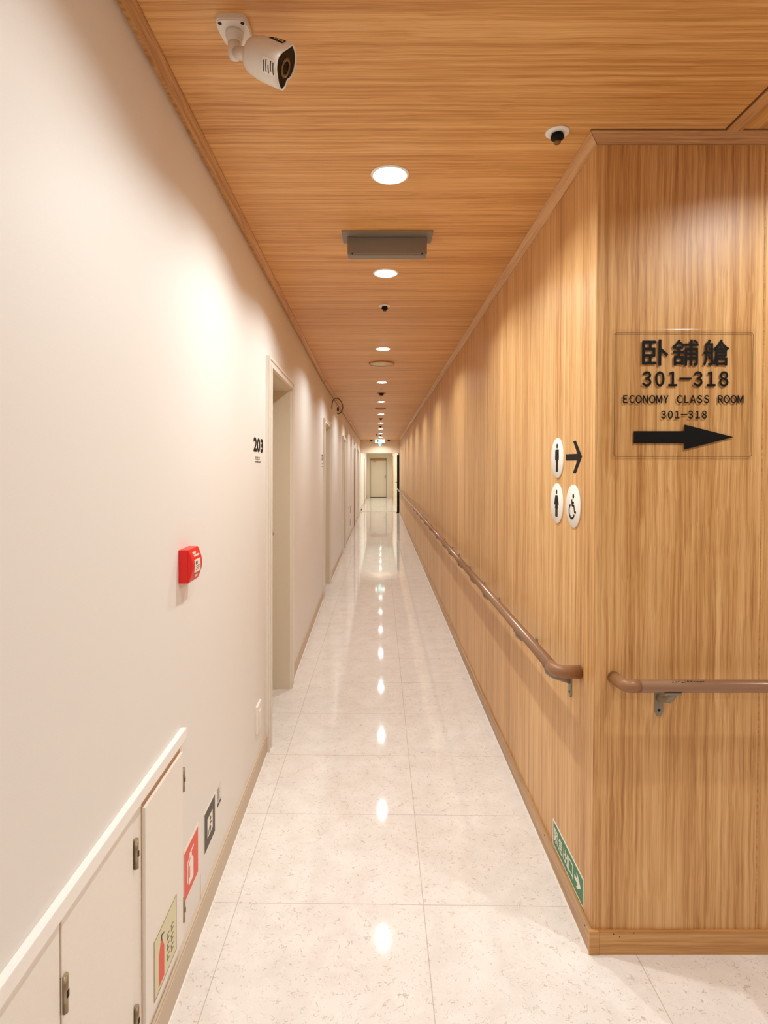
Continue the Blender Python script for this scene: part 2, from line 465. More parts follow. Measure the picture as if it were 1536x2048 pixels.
struct('transom_panel', MB().box(-.497, .287, YE + .05, YE + .1, 1.845, 1.955), M['trim_x'], d6)
struct('door_closer', MB().box(-.36, -.22, YE + .0, YE + .06, 1.76, 1.80, .004), M['trim_x'], d6)
struct('door_handle', MB().box(.215, .24, YE + .02, YE + .06, .98, 1.09, .004), M['darkhole'], d6)
struct('threshold', MB().box(-.497, .287, YE + .03, YE + .1, 0, .02), M['darkhole'], d6)

# doors along the left wall
for i, (fr, a, e) in enumerate(DOORS):
    brown = (i == 3)
    n = i + 1
    leaf = struct('door_%d' % n, MB().box(a + .018, e - .018, .008, DZ - .018, -.175, -.135, .002), M['brown_door'] if brown else M['leaf'], mtx=fr)
    jm = M['brown_door'] if brown else M['jamb']
    mb = MB().box(a, a + .018, .0, DZ, -.20, .004).box(e - .018, e, 0, DZ, -.20, .004).box(a + .018, e - .018, DZ - .018, DZ, -.20, .004)
    struct('door_jamb', mb, jm, leaf)
    mb = MB()
    for x0, x1, q0, q1 in ((a - .065, a + .004, 0, DZ + .046), (e - .004, e + .065, 0, DZ + .046)):
        mb.box(x0, x1, q0, q1, 0, .016, .002)
    mb.box(a + .004, e - .004, DZ - .004, DZ + .046, 0, .016, .002)
    # raised outer bead and inner bead of the architrave
    mb.box(a - .065, a - .050, 0, DZ + .046, .016, .022, .002).box(a - .012, a + .004, 0, DZ - .004, .016, .024, .002)
    mb.box(e + .050, e + .065, 0, DZ + .046, .016, .022, .002).box(e - .004, e + .012, 0, DZ - .004, .016, .024, .002)
    mb.box(a - .050, e + .050, DZ + .033, DZ + .046, .016, .022, .002).box(a - .012, e + .012, DZ - .004, DZ + .010, .016, .024, .002)
    struct('door_frame', mb, M['cream_gloss'], leaf)
    hb = MB().tube([(e - .09, 1.0, -.135), (e - .09, 1.0, -.09)], .009, 12).tube([(e - .09, 1.0, -.092), (e - .20, 1.0, -.092)], .009, 12)
    struct('door_handle', hb, M['steel'], leaf)

# ------------------------------------------------------------------ downlights
def make_downlight(mtx, label, group):
    t = thing('ceiling_downlight', label, 'ceiling light', mtx, group)
    obj('trim_ring', MB().lathe([(.050, .0), (.050, .003), (.056, .005), (.061, .002), (.062, 0)], 40), M['white'], t)
    obj('lens', MB().lathe([(.0498, .0005), (.047, .004), (.036, .007), (.02, .009), (0, .0095)], 40), M['lens'], t)
    ld = bpy.data.lights.new('downlight_beam', 'SPOT'); ld.shadow_soft_size = .02
    ld.energy = BEAM_W; ld.color = LAMP_COL; ld.spot_size = math.radians(BEAM_CONE); ld.spot_blend = .4
    lo = bpy.data.objects.new('downlight_beam', ld); COL.objects.link(lo); lo.parent = t
    lo.matrix_local = Matrix.Translation((0, 0, .013)) @ Matrix.Rotation(PI, 4, 'X')
    la = bpy.data.lights.new('downlight_pool', 'AREA'); la.shape = 'DISK'; la.size = .045
    la.energy = POOL_W; la.color = LAMP_COL; la.spread = math.radians(150)
    lo = bpy.data.objects.new('downlight_pool', la); COL.objects.link(lo); lo.parent = t
    lo.matrix_local = Matrix.Translation((0, 0, .0125)) @ Matrix.Rotation(PI, 4, 'X')
    return t
def power(t, k):          # dimmer or brighter lamp in this fitting
    for c in t.children:
        if c.type == 'LIGHT': c.data = c.data.copy(); c.data.energy *= k
DL = [(.030, 1.885, 'lit round downlight in the ceiling between the white camera and the grey box'),
      (.025, 2.818, 'lit round downlight directly behind the grey ceiling box'),
      (.020, 4.576, 'lit round downlight just before the large flat round ceiling cover'),
      (.016, 6.320, 'lit round downlight between the large flat round cover and the black sprinkler'),
      (.012, 8.127, 'lit round downlight just beyond the large black sprinkler'),
      (.008, 9.953, 'lit round downlight just beyond the dark flat ceiling cover'),
      (.005, 11.80, 'lit round downlight, seventh in the corridor row counted from the camera'),
      (.002, 13.55, 'lit round downlight, eighth in the corridor row counted from the camera'),
      (0, 15.30, 'lit round downlight, ninth in the corridor row counted from the camera'),
      (0, 17.00, 'lit round downlight, last in the row before the lit exit sign'),
      (0, 18.35, 'lit round downlight just behind the lit exit sign')]
G = 'downlights along the corridor ceiling'
dl0 = None
for x, y, lb in DL:
    if dl0 is None: dl0 = make_downlight(on_ceil(x, y), lb, G)
    else: dup(dl0, on_ceil(x, y), lb)
for x, y, lb in ((.03, .95, 'lit round downlight above the viewer, nearest the lobby'),
                 (.03, -.9, 'lit round downlight in the lobby ceiling, behind the viewer'),
                 (1.22, 1.15, 'lit round downlight in the lobby ceiling near the economy class sign wall'),
                 (1.42, -.9, 'lit round downlight at the back of the lobby ceiling'),
                 (2.7, .4, 'lit round downlight in the lobby ceiling by the plain side wall')):
    power(dup(dl0, on_ceil(x, y), lb, 'downlights in the lobby ceiling'), .5 if y > .9 and x < 1 else .85)
for x, y, lb in ((0, 20.2, 'added fill downlight, first beyond the hanging lintel'),
                 (0, 22.0, 'added fill downlight, second beyond the hanging lintel'),
                 (0, 23.8, 'added fill downlight, third beyond the hanging lintel'),
                 (0, 25.6, 'added fill downlight, fourth beyond the hanging lintel'),
                 (0, 27.6, 'added fill downlight right before the end door')):
    power(dup(dl0, on_ceil(x, y), lb, 'added fill downlights beyond the lintel'), 1.25)  # unseen lamps added to brighten the space past the lintel

# ------------------------------------------------------------------ ceiling fittings
t = thing('ceiling_box', 'grey metal box hanging from a flange plate between the first two downlights', 'ceiling box', on_ceil(.027, 2.38))
obj('flange_plate', MB().box(-.181, .181, -.0625, .062, 0, .005, .0015), M['grey'], t)
mb = MB().box(-.160, .160, -.045, .010, .004, .0745, .004)
bx = obj('housing', mb, M['grey'], t)
obj('lower_lip', MB().box(-.150, .150, -.040, .006, .0745, .078, .001), M['grey'], bx)
for sx in (-.140, .140):
    obj('screw', MB().lathe([(0, .0015), (.003, .001), (.0035, 0)], 12, (0, 0, 0)), M['darkhole'], bx, Matrix.Translation((sx, .0102, .072)) @ Matrix.Rotation(-PI / 2, 4, 'X'))

def sprinkler(x, y, label, s=1.0, flange='white', r=.033):
    t = thing('ceiling_sprinkler', label, 'sprinkler', on_ceil(x, y), 'sprinklers in the corridor ceiling')
    obj('escutcheon', MB().lathe([(0, 0), (r, 0), (r, .002), (r * .85, .0045), (r * .5, .005), (0, .005)], 36), M[flange], t)
    obj('body', MB().lathe([(0, .005), (.0155 * s, .005), (.0155 * s, .010), (.0185 * s, .011), (.0185 * s, .017), (.013 * s, .020), (.011 * s, .024), (0, .024)], 28), M['black'], t)
    obj('deflector', MB().lathe([(0, .024), (.0095 * s, .024), (.0098 * s, .027 + .002 * s), (.0085 * s, .029 + .002 * s), (0, .0295 + .002 * s)], 24), M['brass'], t)
    return t
sprinkler(.493, 1.651, 'black sprinkler in a white ring near the timber wall corner')
sprinkler(.024, 3.381, 'small black sprinkler in a white ring between the second and third downlights')
sprinkler(.010, 7.2255, 'large black sprinkler with a brown flange between fourth and fifth downlights', 1.9, 'brown_door', .058)
sprinkler(.007, 10.764, 'dark sprinkler between the sixth and seventh downlights', 1.5, 'grey', .042)
sprinkler(0, 12.722, 'dark sprinkler between the seventh and eighth downlights', 1.5, 'grey', .045)
sprinkler(0, 15.9, 'dark sprinkler between the ninth and tenth downlights', 1.5, 'grey', .045)
sprinkler(-.10, 15.7, 'small brown sprinkler off the centre line before the exit sign', 1.0, 'brown_door', .03)
t = tag(obj('ceiling_sensor', MB().lathe([(0, 0), (.018, 0), (.017, .008), (.010, .014), (0, .016)], 24), M['white'], None, on_ceil(.0095, 6.909)),
        'tiny white knob sensor just before the large black sprinkler', 'sensor')
def cover(x, y, r, label, face):
    t = thing('ceiling_cover', label, 'ceiling cover', on_ceil(x, y), 'flat round ceiling covers')
    obj('rim', MB().lathe([(r * .93, 0), (r * .93, .012), (r * .97, .014), (r, .010), (r, 0)], 48), M['trim_x'], t)
    obj('face_plate', MB().lathe([(0, .009), (r * .93, .009), (r * .93, 0)], 48), face, t)
cover(.011, 5.19, .113, 'large flat round ceiling cover, pale with a brown rim', M['paleboard'])
cover(0, 9.017, .083, 'smaller flat dark round ceiling cover beyond the large black sprinkler', M['grey'])

# cable loop where the left wall meets the ceiling
P3 = [Vector(p) for p in [(-0.5969, 7.2, 2.1446), (-0.5938, 7.2, 2.2), (-0.5815, 7.2, 2.2492), (-0.5538, 7.2, 2.2738), (-0.5169, 7.2, 2.2677), (-0.4862, 7.2, 2.2369), (-0.4677, 7.2, 2.1938), (-0.4646, 7.2, 2.1446), (-0.4862, 7.2, 2.1015), (-0.5138, 7.2, 2.0831), (-0.5354, 7.2, 2.0954)]]
def smooth(ps, k=4):
    out = []
    for i in range(len(ps) - 1):
        a, b_, c, d = ps[max(i - 1, 0)], ps[i], ps[i + 1], ps[min(i + 2, len(ps) - 1)]
        for j in range(k):
            s = j / k
            out.append(.5 * ((2 * b_) + (-a + c) * s + (2 * a - 5 * b_ + 4 * c - d) * s * s + (-a + 3 * b_ - 3 * c + d) * s ** 3))
    out.append(ps[-1]); return out
t = thing('cable_loop', 'brown loop of cable hanging at the ceiling edge past the second door', 'cable', Matrix.Translation(P3[3]))
iv = Matrix.Translation(-P3[3])
obj('cable', MB().tube(smooth(P3), .0055, 10).xf(iv), M['cable'], t)
inn = [Vector(p) for p in [(-0.5523, 7.22, 2.2701), (-0.5307, 7.22, 2.2392), (-0.5029, 7.22, 2.1961), (-0.4937, 7.22, 2.1529), (-0.5029, 7.22, 2.1158)]]
obj('inner_strand', MB().tube(smooth(inn), .0045, 10).xf(iv), M['paleboard'], t)
obj('plug', MB().box(-.012, .012, -.012, .012, -.03, .02, .003).xf(iv @ Matrix.Translation(Vector((-0.5245, 7.22, 2.1467)))), M['cable'], t)

# lit exit sign
t = thing('exit_sign', 'lit white and cyan exit sign hanging at the far end of the corridor', 'exit sign', Matrix.Translation((-.015, 17.8, 2.2)))
obj('hanger', MB().box(-.06, .06, -.01, .03, .115, .14), M['white'], t)
ch = obj('light_box', MB().box(-.15, .15, 0, .03, .012, .115, .004), M['exit_lit'], t)
mb = MB()
mb.disc(.03, .083, .011, .0005, .0015)
mb.stroke([(.02, .066), (.0, .045), (-.02, .045)], .012, .0005, .0015).stroke([(.0, .045), (.012, .03), (.004, .02)], .01, .0005, .0015).stroke([(.018, .066), (.04, .058)], .008, .0005, .0015)
mb.prism([(-.085, .025), (-.045, .025), (-.045, .1), (-.085, .1)], .0005, .0015)
obj('running_figure', mb, M['exit_green'], ch, Matrix(((1, 0, 0, 0), (0, 0, -1, 0), (0, 1, 0, 0), (0, 0, 0, 1))))
obj('arrow_lamp', MB().prism([(-.055, .012), (.055, .012), (.04, -.055), (0, -.095), (-.04, -.055)], -.028, -.002), M['exit_cyan'], t, Matrix(((1, 0, 0, 0), (0, 0, -1, 0), (0, 1, 0, 0), (0, 0, 0, 1))))
# two small black domes at the lintel
for x, lb in ((-.297, 'small black dome on the ceiling beside the lit exit sign, cream wall side'), (.264, 'small black dome on the ceiling beside the lit exit sign, timber wall side')):
    tag(obj('ceiling_dome', MB().lathe([(0, .05), (.018, .047), (.034, .03), (.04, .008), (.04, 0)], 24), M['black'], None, on_ceil(x, 18.75)), lb, 'dome', 'black domes at the lintel')
# black door edge at the end of the timber wall
t = thing('fire_door', 'tall black door edge where the timber wall ends', 'door', Matrix.Translation((.53, 18.84, 0)))
obj('door_leaf', MB().box(.0, .075, -.02, .0, .005, 1.866, .003), M['black'], t)
obj('door_foot', MB().box(-.012, .08, -.035, .0, 0, .03, .003), M['black'], t)
obj('door_handle', MB().box(-.05, .0, -.018, -.004, .985, 1.005, .003), M['greyd'], t)

# ------------------------------------------------------------------ bullet camera on the ceiling
CM = Matrix.Translation((-.31, 1.262, H))
t = thing('security_camera', 'white bullet security camera on a ceiling bracket', 'security camera', CM)
pl = [(-.031, -.030), (-.022, -.036), (.020, -.036), (.030, -.030), (.034, -.008), (.033, .022), (.026, .042), (.010, .050), (-.012, .050), (-.024, .044), (-.031, .022), (-.034, -.006)]
def rnd(ps, k=3): return [p[:2] for p in smooth([Vector((x, y, 0)) for x, y in ps + ps[:1]], k)][:-1]
mb = MB(); q = rnd(pl)
mb.prism([(x, y) for x, y in q], -.009, .0); mb.prism([(x * .95, y * .95) for x, y in q], -.0125, -.009)
bp = obj('base_plate', mb, M['camwhite'], t)
for x, y in ((-.024, -.026), (.023, -.026), (-.020, .040), (.022, .038)):
    obj('screw', MB().lathe([(0, -.0005), (.0035, -.001), (.0042, .0)], 14, (x, y, -.0128)), M['darkhole'], bp)
obj('collar', MB().lathe([(.0185, -.012), (.0185, -.022), (.0165, -.0225), (.0165, -.034), (.0145, -.035)], 28), M['camwhite'], t)
obj('swivel_joint', MB().lathe([(.0135, -.033), (.0142, -.045), (.0138, -.058), (.010, -.067), (.004, -.070), (0, -.0705)], 26), M['camwhite'], t)
# body axis
n = Vector((.87, -.12, -.43)).normalized()
fc = Vector((-.193, 1.222, 2.229))           # centre of the front glass
s_ = (Vector((0, 0, 1)) - n * n.z).normalized(); r_ = n.cross(s_)
# outline of the hood in the plane of its front glass (metres)
prof = [(0.01216, 0.04023), (-0.00527, 0.04049), (-0.02381, 0.03263), (-0.03425, 0.01564), (-0.03313, -0.00074), (-0.02566, -0.01276), (-0.02819, -0.02431), (-0.02231, -0.03742), (-0.00551, -0.04055), (0.0124, -0.03558), (0.03173, -0.02718), (0.04233, -0.01252), (0.03788, 0.00402), (0.02502, 0.02213)]
BM = Matrix(((r_.x, s_.x, n.x, fc.x), (r_.y, s_.y, n.y, fc.y), (r_.z, s_.z, n.z, fc.z), (0, 0, 0, 1)))
BL = CM.inverted() @ BM
pr2 = rnd(prof, 3)
def loft(rings):
    mb = MB(); m = len(rings[0][0])
    for ps, z in rings: mb.v += [(x, y, z) for x, y in ps]
    for k in range(len(rings) - 1):
        for i in range(m):
            j = (i + 1) % m; mb.f.append([k * m + i, k * m + j, (k + 1) * m + j, (k + 1) * m + i]); mb.sm.append(True)
    mb.f.append(list(range(m))[::-1]); mb.sm.append(False)
    mb.f.append([(len(rings) - 1) * m + i for i in range(m)]); mb.sm.append(False)
    return mb
cxp = sum(p[0] for p in pr2) / len(pr2); cyp = sum(p[1] for p in pr2) / len(pr2)
def ring(k, rd, z):   # blend from the front outline to a round rear end
    ps = []
    for x, y in pr2:
        a = math.atan2(y - cyp, x - cxp); ps.append((x * (1 - k) + (cxp + rd * math.cos(a)) * k, y * (1 - k) + (cyp + rd * math.sin(a)) * k))
    return (ps, z)
RB = .040
STA = [(-.088, 1, .022), (-.086, 1, .029), (-.079, 1, .034), (-.06, .75, .038), (-.038, .4, .040), (-.014, .1, RB), (0, 0, RB)]
inset = [(cxp + (x - cxp) * .93, cyp + (y - cyp) * .93) for x, y in pr2]
body = loft([ring(k, rd, z) for z, k, rd in STA] + [(inset, .0), (inset, -.004)])
hd = obj('housing', body, M['camwhite'], t, BL)
pol = sorted((math.atan2(y - cyp, x - cxp), math.hypot(x - cxp, y - cyp)) for x, y in pr2)
def surf(a, z, off):      # point on the housing at polar angle a and station z
    for (z0, k0, d0), (z1, k1, d1) in zip(STA, STA[1:]):
        if z0 <= z <= z1: break
    q = (z - z0) / (z1 - z0); k = k0 + (k1 - k0) * q; rd = d0 + (d1 - d0) * q
    for (a0, r0), (a1, r1) in zip(pol, pol[1:] + [(pol[0][0] + 2 * PI, pol[0][1])]):
        if a0 <= a <= a1: break
    ro = r0 + (r1 - r0) * (a - a0) / max(1e-6, a1 - a0)
    rr = ro * (1 - k) + rd * k + off
    return (cxp + rr * math.cos(a), cyp + rr * math.sin(a), z)
def patch(mb, a0, a1, z0, z1, off, n=8):
    o = len(mb.v)
    for i in range(n + 1):
        for j in range(5): mb.v.append(surf(a0 + (a1 - a0) * i / n, z0 + (z1 - z0) * j / 4, off))
    for i in range(n):
        for j in range(4):
            mb.f.append([o + i * 5 + j, o + i * 5 + j + 1, o + i * 5 + j + 6, o + i * 5 + j + 5]); mb.sm.append(True)
    return mb
DG = math.radians
st = obj('top_label', patch(MB(), DG(52), DG(72), -.048, -.016, .0009), M['black'], hd)
mb = MB()
for k in range(5): patch(mb, DG(58), DG(66), -.040 + k * .0046, -.0370 + k * .0046, .0013, 3)
obj('printed_marks', mb, M['paleboard'], st)
st = obj('side_label', patch(MB(), DG(-62), DG(-20), -.034, -.004, .0009), M['offwhite'], hd)
mb = MB()
for k, (a0, a1) in enumerate(((-58, -28), (-56, -24), (-58, -36), (-50, -24), (-58, -26))):
    patch(mb, DG(a0), DG(a1), -.031 + k * .0055, -.0285 + k * .0055, .0013, 5)
obj('printed_marks', mb, M['ink'], st)
obj('front_glass', MB().prism([(cxp + (x - cxp) * .925, cyp + (y - cyp) * .925) for x, y in pr2], -.0038, -.0022), M['glossblack'], t, BL)
obj('lens_ring', MB().lathe([(.012, 0), (.018, 0), (.018, .0012), (.012, .0012), (.012, 0)], 30), M['brass'], t, BL @ Matrix.Translation((cxp, cyp, -.0022)))
obj('swivel_arm', MB().tube([CM.inverted() @ Vector((-.305, 1.258, 2.282)), CM.inverted() @ (BM @ Vector((cxp, cyp, -.080)))], [.012, .014], 18), M['camwhite'], t)

# ------------------------------------------------------------------ clear sign on the lobby wall
t = thing('wayfinding_sign', 'clear acrylic sign reading 301-318 with a black arrow on the timber wall', 'sign', FW)
obj('acrylic_plate', MB().box(.655, 1.063, 1.4255, 1.797, .0006, .0036, .0006), M['acrylic'], t)
W0, W1 = .0037, .0040
def rrect(x0, x1, y0, y1, r, n=5):
    out = []
    for cx, cy, a0 in ((x1 - r, y1 - r, 0), (x0 + r, y1 - r, 90), (x0 + r, y0 + r, 180), (x1 - r, y0 + r, 270)):
        for i in range(n + 1):
            a = math.radians(a0 + 90 * i / n); out.append((cx + r * math.cos(a), cy + r * math.sin(a)))
    return out
obj('border_line', MB().stroke(rrect(.6635, 1.055, 1.4368, 1.7864, .006), .0011, W0, W1, True), M['cable'], t)
for ch, x0, x1 in (('卧', .7405, .8155), ('舖', .826, .901), ('艙', .914, .988)):
    obj('lettering', text_mb(ch, (x0, x1, 1.694, 1.7685), W0, W1, .016), M['black'], t)
obj('lettering', text_mb('３０１－３１８', (.7416, .9866, 1.6352, 1.6786), W0, W1, .03, .62), M['black'], t)
obj('lettering', text_mb('ＥＣＯＮＯＭＹ　ＣＬＡＳＳ　ＲＯＯＭ', (.688, 1.030, 1.5877, 1.6111), W0, W1, .03, .64), M['black'], t)
obj('lettering', text_mb('３０１－３１８', (.796, .9262, 1.5443, 1.567), W0, W1, .03, .62), M['black'], t)
obj('arrow', MB().prism([(.719, 1.4747), (.719, 1.5089), (.863, 1.5089), (.863, 1.5276), (1.0034, 1.4922), (.863, 1.4566), (.863, 1.4747)], W0, W1), M['black'], t)

# ------------------------------------------------------------------ toilet signs on the corridor's timber wall
def plate(name, y, z, r, label, draw):
    t = thing(name, label, 'sign', at(RW, -y, z), 'round toilet signs')
    obj('disc_plate', MB().lathe([(0, 0), (r, 0), (r, .003), (r - .001, .0042), (0, .0042)], 56), M['offwhite'], t)
    mb = MB(); draw(mb); obj('pictogram', mb, M['black'], t)
A0, A1 = .0043, .0048
def man(mb):
    mb.disc(.004, .041, .0075, A0, A1, .0085)
    mb.prism([(-.016, .026), (-.013, .029), (.020, .029), (.023, .026), (.0235, -.006), (.017, -.007), (.017, -.012), (-.011, -.012), (-.011, -.007), (-.018, -.006)], A0, A1)
    mb.prism([(-.008, -.011), (.0025, -.011), (.0025, -.047), (-.008, -.047)], A0, A1).prism([(.004, -.011), (.0145, -.011), (.0145, -.047), (.004, -.047)], A0, A1)
def woman(mb):
    mb.disc(.003, .039, .0075, A0, A1, .0085)
    mb.prism([(-.010, .028), (.014, .028), (.020, .018), (.027, -.003), (.021, -.006), (.016, .002), (.019, -.018), (-.014, -.018), (-.010, .002), (-.016, -.006), (-.022, -.003), (-.015, .018)], A0, A1)
    mb.prism([(-.010, -.018), (.001, -.018), (.001, -.046), (-.010, -.046)], A0, A1).prism([(.004, -.018), (.015, -.018), (.015, -.046), (.004, -.046)], A0, A1)
def chair_(mb):
    mb.disc(.006, .032, .0075, A0, A1, .0078)
    mb.stroke([(-.008, .022), (-.005, .003), (.012, .001), (.018, -.016), (.026, -.019)], .0085, A0, A1)
    mb.stroke([(-.006, .012), (.012, .011)], .006, A0, A1)
    mb.stroke([(-.016 + .002 + .026 * math.cos(math.radians(a)) + .006, -.016 + .023 * math.sin(math.radians(a))) for a in range(120, 342, 12)], .0072, A0, A1)
    mb.disc(.028, -.018, .004, A0, A1)
plate('toilet_sign', 2.018, 1.4395, .069, 'round white sign with a black standing man, beside the black arrow', man)
plate('toilet_sign', 2.020, 1.2835, .069, 'round white sign with a black figure in a dress, below the man', woman)
plate('toilet_sign', 1.848, 1.284, .068, 'round white sign with a black wheelchair figure, below the black arrow', chair_)
mb = MB().prism([(-1.9305, 1.4297), (-1.9305, 1.4503), (-1.8165, 1.4490), (-1.8583, 1.4897), (-1.8333, 1.4900), (-1.7774, 1.4395), (-1.8328, 1.3878), (-1.8590, 1.3886), (-1.8170, 1.4283)], .0003, .0012)
tag(obj('direction_arrow', mb, M['black'], None, RW), 'black arrow decal on the timber wall pointing to the corner', 'arrow')

# green low level exit sign
t = thing('low_exit_sign', 'green exit sign strip just above the skirting on the timber wall', 'exit sign', at(RW, -2.046, .0765))
obj('plate', MB().box(0, .313, 0, .0905, .0003, .0016), M['offwhite'], t)
obj('green_field', MB().box(.007, .306, .006, .0845, .0016, .0019), M['green'], t)
for k, ch in enumerate('緊急出口'):
    obj('lettering', text_mb(ch, (.016 + k * .052, .062 + k * .052, .022, .070), .0019, .0022, .012), M['offwhite'], t)
obj('arrow', MB().prism([(.232, .040), (.232, .052), (.262, .052), (.250, .068), (.262, .068), (.290, .046), (.262, .024), (.250, .024), (.262, .040)], .0019, .0022), M['offwhite'], t)

# ------------------------------------------------------------------ handrails
def bracket_mb():
    """local: x along the rail, y up, z out of the wall; rail centre at (0, 0, .075)"""
    m1 = MB().prism([(-.012, -.040), (.012, -.040), (.012, -.100), (.006, -.112), (-.006, -.112), (-.012, -.100)], 0, .005)
    m2 = MB().tube([(0, -.060, .004), (0, -.052, .030), (0, -.042, .060), (0, -.030, .074), (0, -.016, .076)], [.010, .010, .010, .011, .012], 12)
    m3 = MB().box(-.024, .024, -.0205, -.0145, .062, .088, .002)
    return m1, m2, m3
def bracket(parent, mtx):
    m1, m2, m3 = bracket_mb()
    p = obj('bracket', m2, M['greyd'], parent, mtx)
    obj('wall_plate', m1, M['greyd'], p); obj('saddle', m3, M['greyd'], p)
    obj('screw', MB().lathe([(.004, .005), (.0035, .0065), (0, .007)], 12), M['darkhole'], p, Matrix.Translation((0, -.095, 0)))
    return p
ZR, RO, RR = .782, .075, .0185
t = thing('handrail', 'long bronze handrail running down the corridor on the timber wall', 'handrail', at(RW, 0, ZR))
obj('rail', MB().tube([(-18.7, 0, RO), (-1.815, 0, RO)], RR, 24), M['rail'], t)
def elbow(a, b, m=10):
    # quarter turn from the rail into the wall
    return [(a + (b - a) * math.sin(k / m * PI / 2), 0, RO - (.030) * (1 - math.cos(k / m * PI / 2))) for k in range(m + 1)]
e1 = [(-1.83, 0, RO)] + elbow(-1.800, -1.775) + [(-1.773, 0, .002)]
obj('end_elbow', MB().tube(e1, RR + .0008, 24), M['railend'], t)
p0 = None
for y in [1.865, 2.27, 2.99, 3.42, 3.98, 4.53, 4.97, 5.56, 6.35] + [7.0 + .8 * k for k in range(15)]:
    if p0 is None: p0 = bracket(t, Matrix.Translation((-y, 0, 0)))
    else:
        c = p0.copy(); COL.objects.link(c); c.parent = t; c.matrix_local = Matrix.Translation((-y, 0, 0))
        for g in p0.children:
            d = g.copy(); COL.objects.link(d); d.parent = c
ZF = .804
t = thing('handrail', 'short bronze handrail on the lobby wall under the clear sign', 'handrail', at(FW, 0, ZF))
obj('rail', MB().tube([(.705, 0, .07), (XR - .1, 0, .07)], .0172, 24), M['rail'], t)
m = 10
e2 = [(.712, 0, .07)] + [(.690 - .016 * math.sin(k / m * PI / 2), 0, .07 - .020 * (1 - math.cos(k / m * PI / 2))) for k in range(m + 1)] + [(.668, 0, .002)]
obj('end_elbow', MB().tube(e2, .0180, 24), M['railend'], t)
for x in (.80, 1.8, 2.8):
    bracket(t, Matrix.Translation((x, 0, -.003)))
mb = MB(); rg = random.Random(3)
for k in range(11):
    x = .797 + k * .0085
    a = math.radians(rg.uniform(52, 66))
    mb.box(x, x + rg.uniform(.003, .007), .0172 * math.sin(a), .0172 * math.sin(a) + .0012, .07 + .0172 * math.cos(a) - .0002, .07 + .0172 * math.cos(a) + .0008)
obj('scuff_mark', mb, M['black'], t)

# ------------------------------------------------------------------ fire call point
t = thing('fire_call_point', 'red fire alarm call point on the cream wall', 'fire alarm', at(L1, 1.562, 1.094))
mb = MB().box(0, .090, 0, .090, 0, .026, .002)
obj('back_box', mb, M['red'], t)
fr_ = [(z, .026 + .012 * math.sin(PI * min(1, max(0, z / .09)))) for z in [.001 + .088 * k / 14 for k in range(15)]]
pf = [(.001, .024)] + [(z, w_) for z, w_ in fr_] + [(.089, .024)]
mb = MB(); nn = len(pf)
mb._add([(.001, z, w_) for z, w_ in pf] + [(.089, z, w_) for z, w_ in pf],
        [list(range(nn)), list(range(nn, 2 * nn))[::-1]] + [[i, (i + 1) % nn, nn + (i + 1) % nn, nn + i] for i in range(nn)])
cv = obj('front_cover', mb, M['red'], t)
lp = obj('label_plate', MB().box(.020, .070, .026, .060, .034, .0392, .001), M['offwhite'], t)
obj('printed_marks', MB().box(.026, .040, .047, .056, .0392, .0395).box(.026, .062, .042, .0435, .0392, .0395).box(.026, .062, .037, .0385, .0392, .0395).box(.026, .05, .032, .0335, .0392, .0395), M['ink'], lp)
obj('lettering', MB().box(.022, .045, .075, .081, .030, .0332).box(.026, .070, .068, .0725, .032, .0352), M['offwhite'], t)
obj('reset_tab', MB().box(.038, .060, .012, .018, .028, .0335), M['offwhite'], t)

# room numbers
def room_no(fr, y0, y1, z0, z1, body, label, mat_='black'):
    t = thing('room_number', label, 'room number', fr)
    obj('digits', text_mb(body, (y0, y1, z0, z1), 0, .0012, .06, 1.0), M[mat_], t)
    mb = MB(); rg = random.Random(len(body) + int(y0 * 10))
    a, b_ = y0 + .04, y1 - .055
    for k in range(3):
        x = a + .01 + (b_ - a - .02) * k / 3; hh = (z1 - z0) * .2
        mb.box(x, x + .005, z0 - .034, z0 - .034 + hh, 0, .001).box(x + .009, x + .023, z0 - .034, z0 - .0315, 0, .001).box(x + .009, x + .023, z0 - .025, z0 - .0225, 0, .001)
    for k in range(6):
        x = a + (b_ - a) * k / 6
        mb.box(x, x + (b_ - a) / 8, z0 - .048, z0 - .048 + rg.uniform(.006, .009), 0, .001)
    obj('small_print', mb, M['ink'], t)
room_no(L1, 2.567, 2.793, 1.479, 1.544, '203', 'black room number 203 on the cream wall beside the first door')
t = thing('room_number', 'small black room number marks beside the second door', 'room number', at(L2, 6.12, 0))
mb = MB()
for k in range(3):
    mb.stroke([(.03 + k * .055, 1.55), (.06 + k * .055, 1.555), (.06 + k * .055, 1.525), (.035 + k * .055, 1.50), (.065 + k * .055, 1.50)], .012, 0, .001)
obj('digits', mb, M['black'], t)
obj('small_print', MB().box(.06, .14, 1.455, 1.467, 0, .001).box(.05, .15, 1.43, 1.438, 0, .001), M['ink'], t)

# switch plate low on the cream wall
t = thing('switch_plate', 'small cream switch plate low on the wall just before the first door', 'switch', at(L1, 2.615, .203))
obj('plate', MB().box(0, .096, 0, .125, 0, .010, .002), M['white'], t)
obj('rocker', MB().box(.026, .070, .030, .095, .010, .014, .001), M['offwhite'], t)
# second low outlet further along
tag(obj('door_stop', MB().lathe([(0, 0), (.025, 0), (.02, .03), (.012, .04), (0, .042)], 16), M['darkhole'], None, at(L2, 19.73, .04, .0)), 'small dark knob low on the cream wall near the lintel', 'door stop')

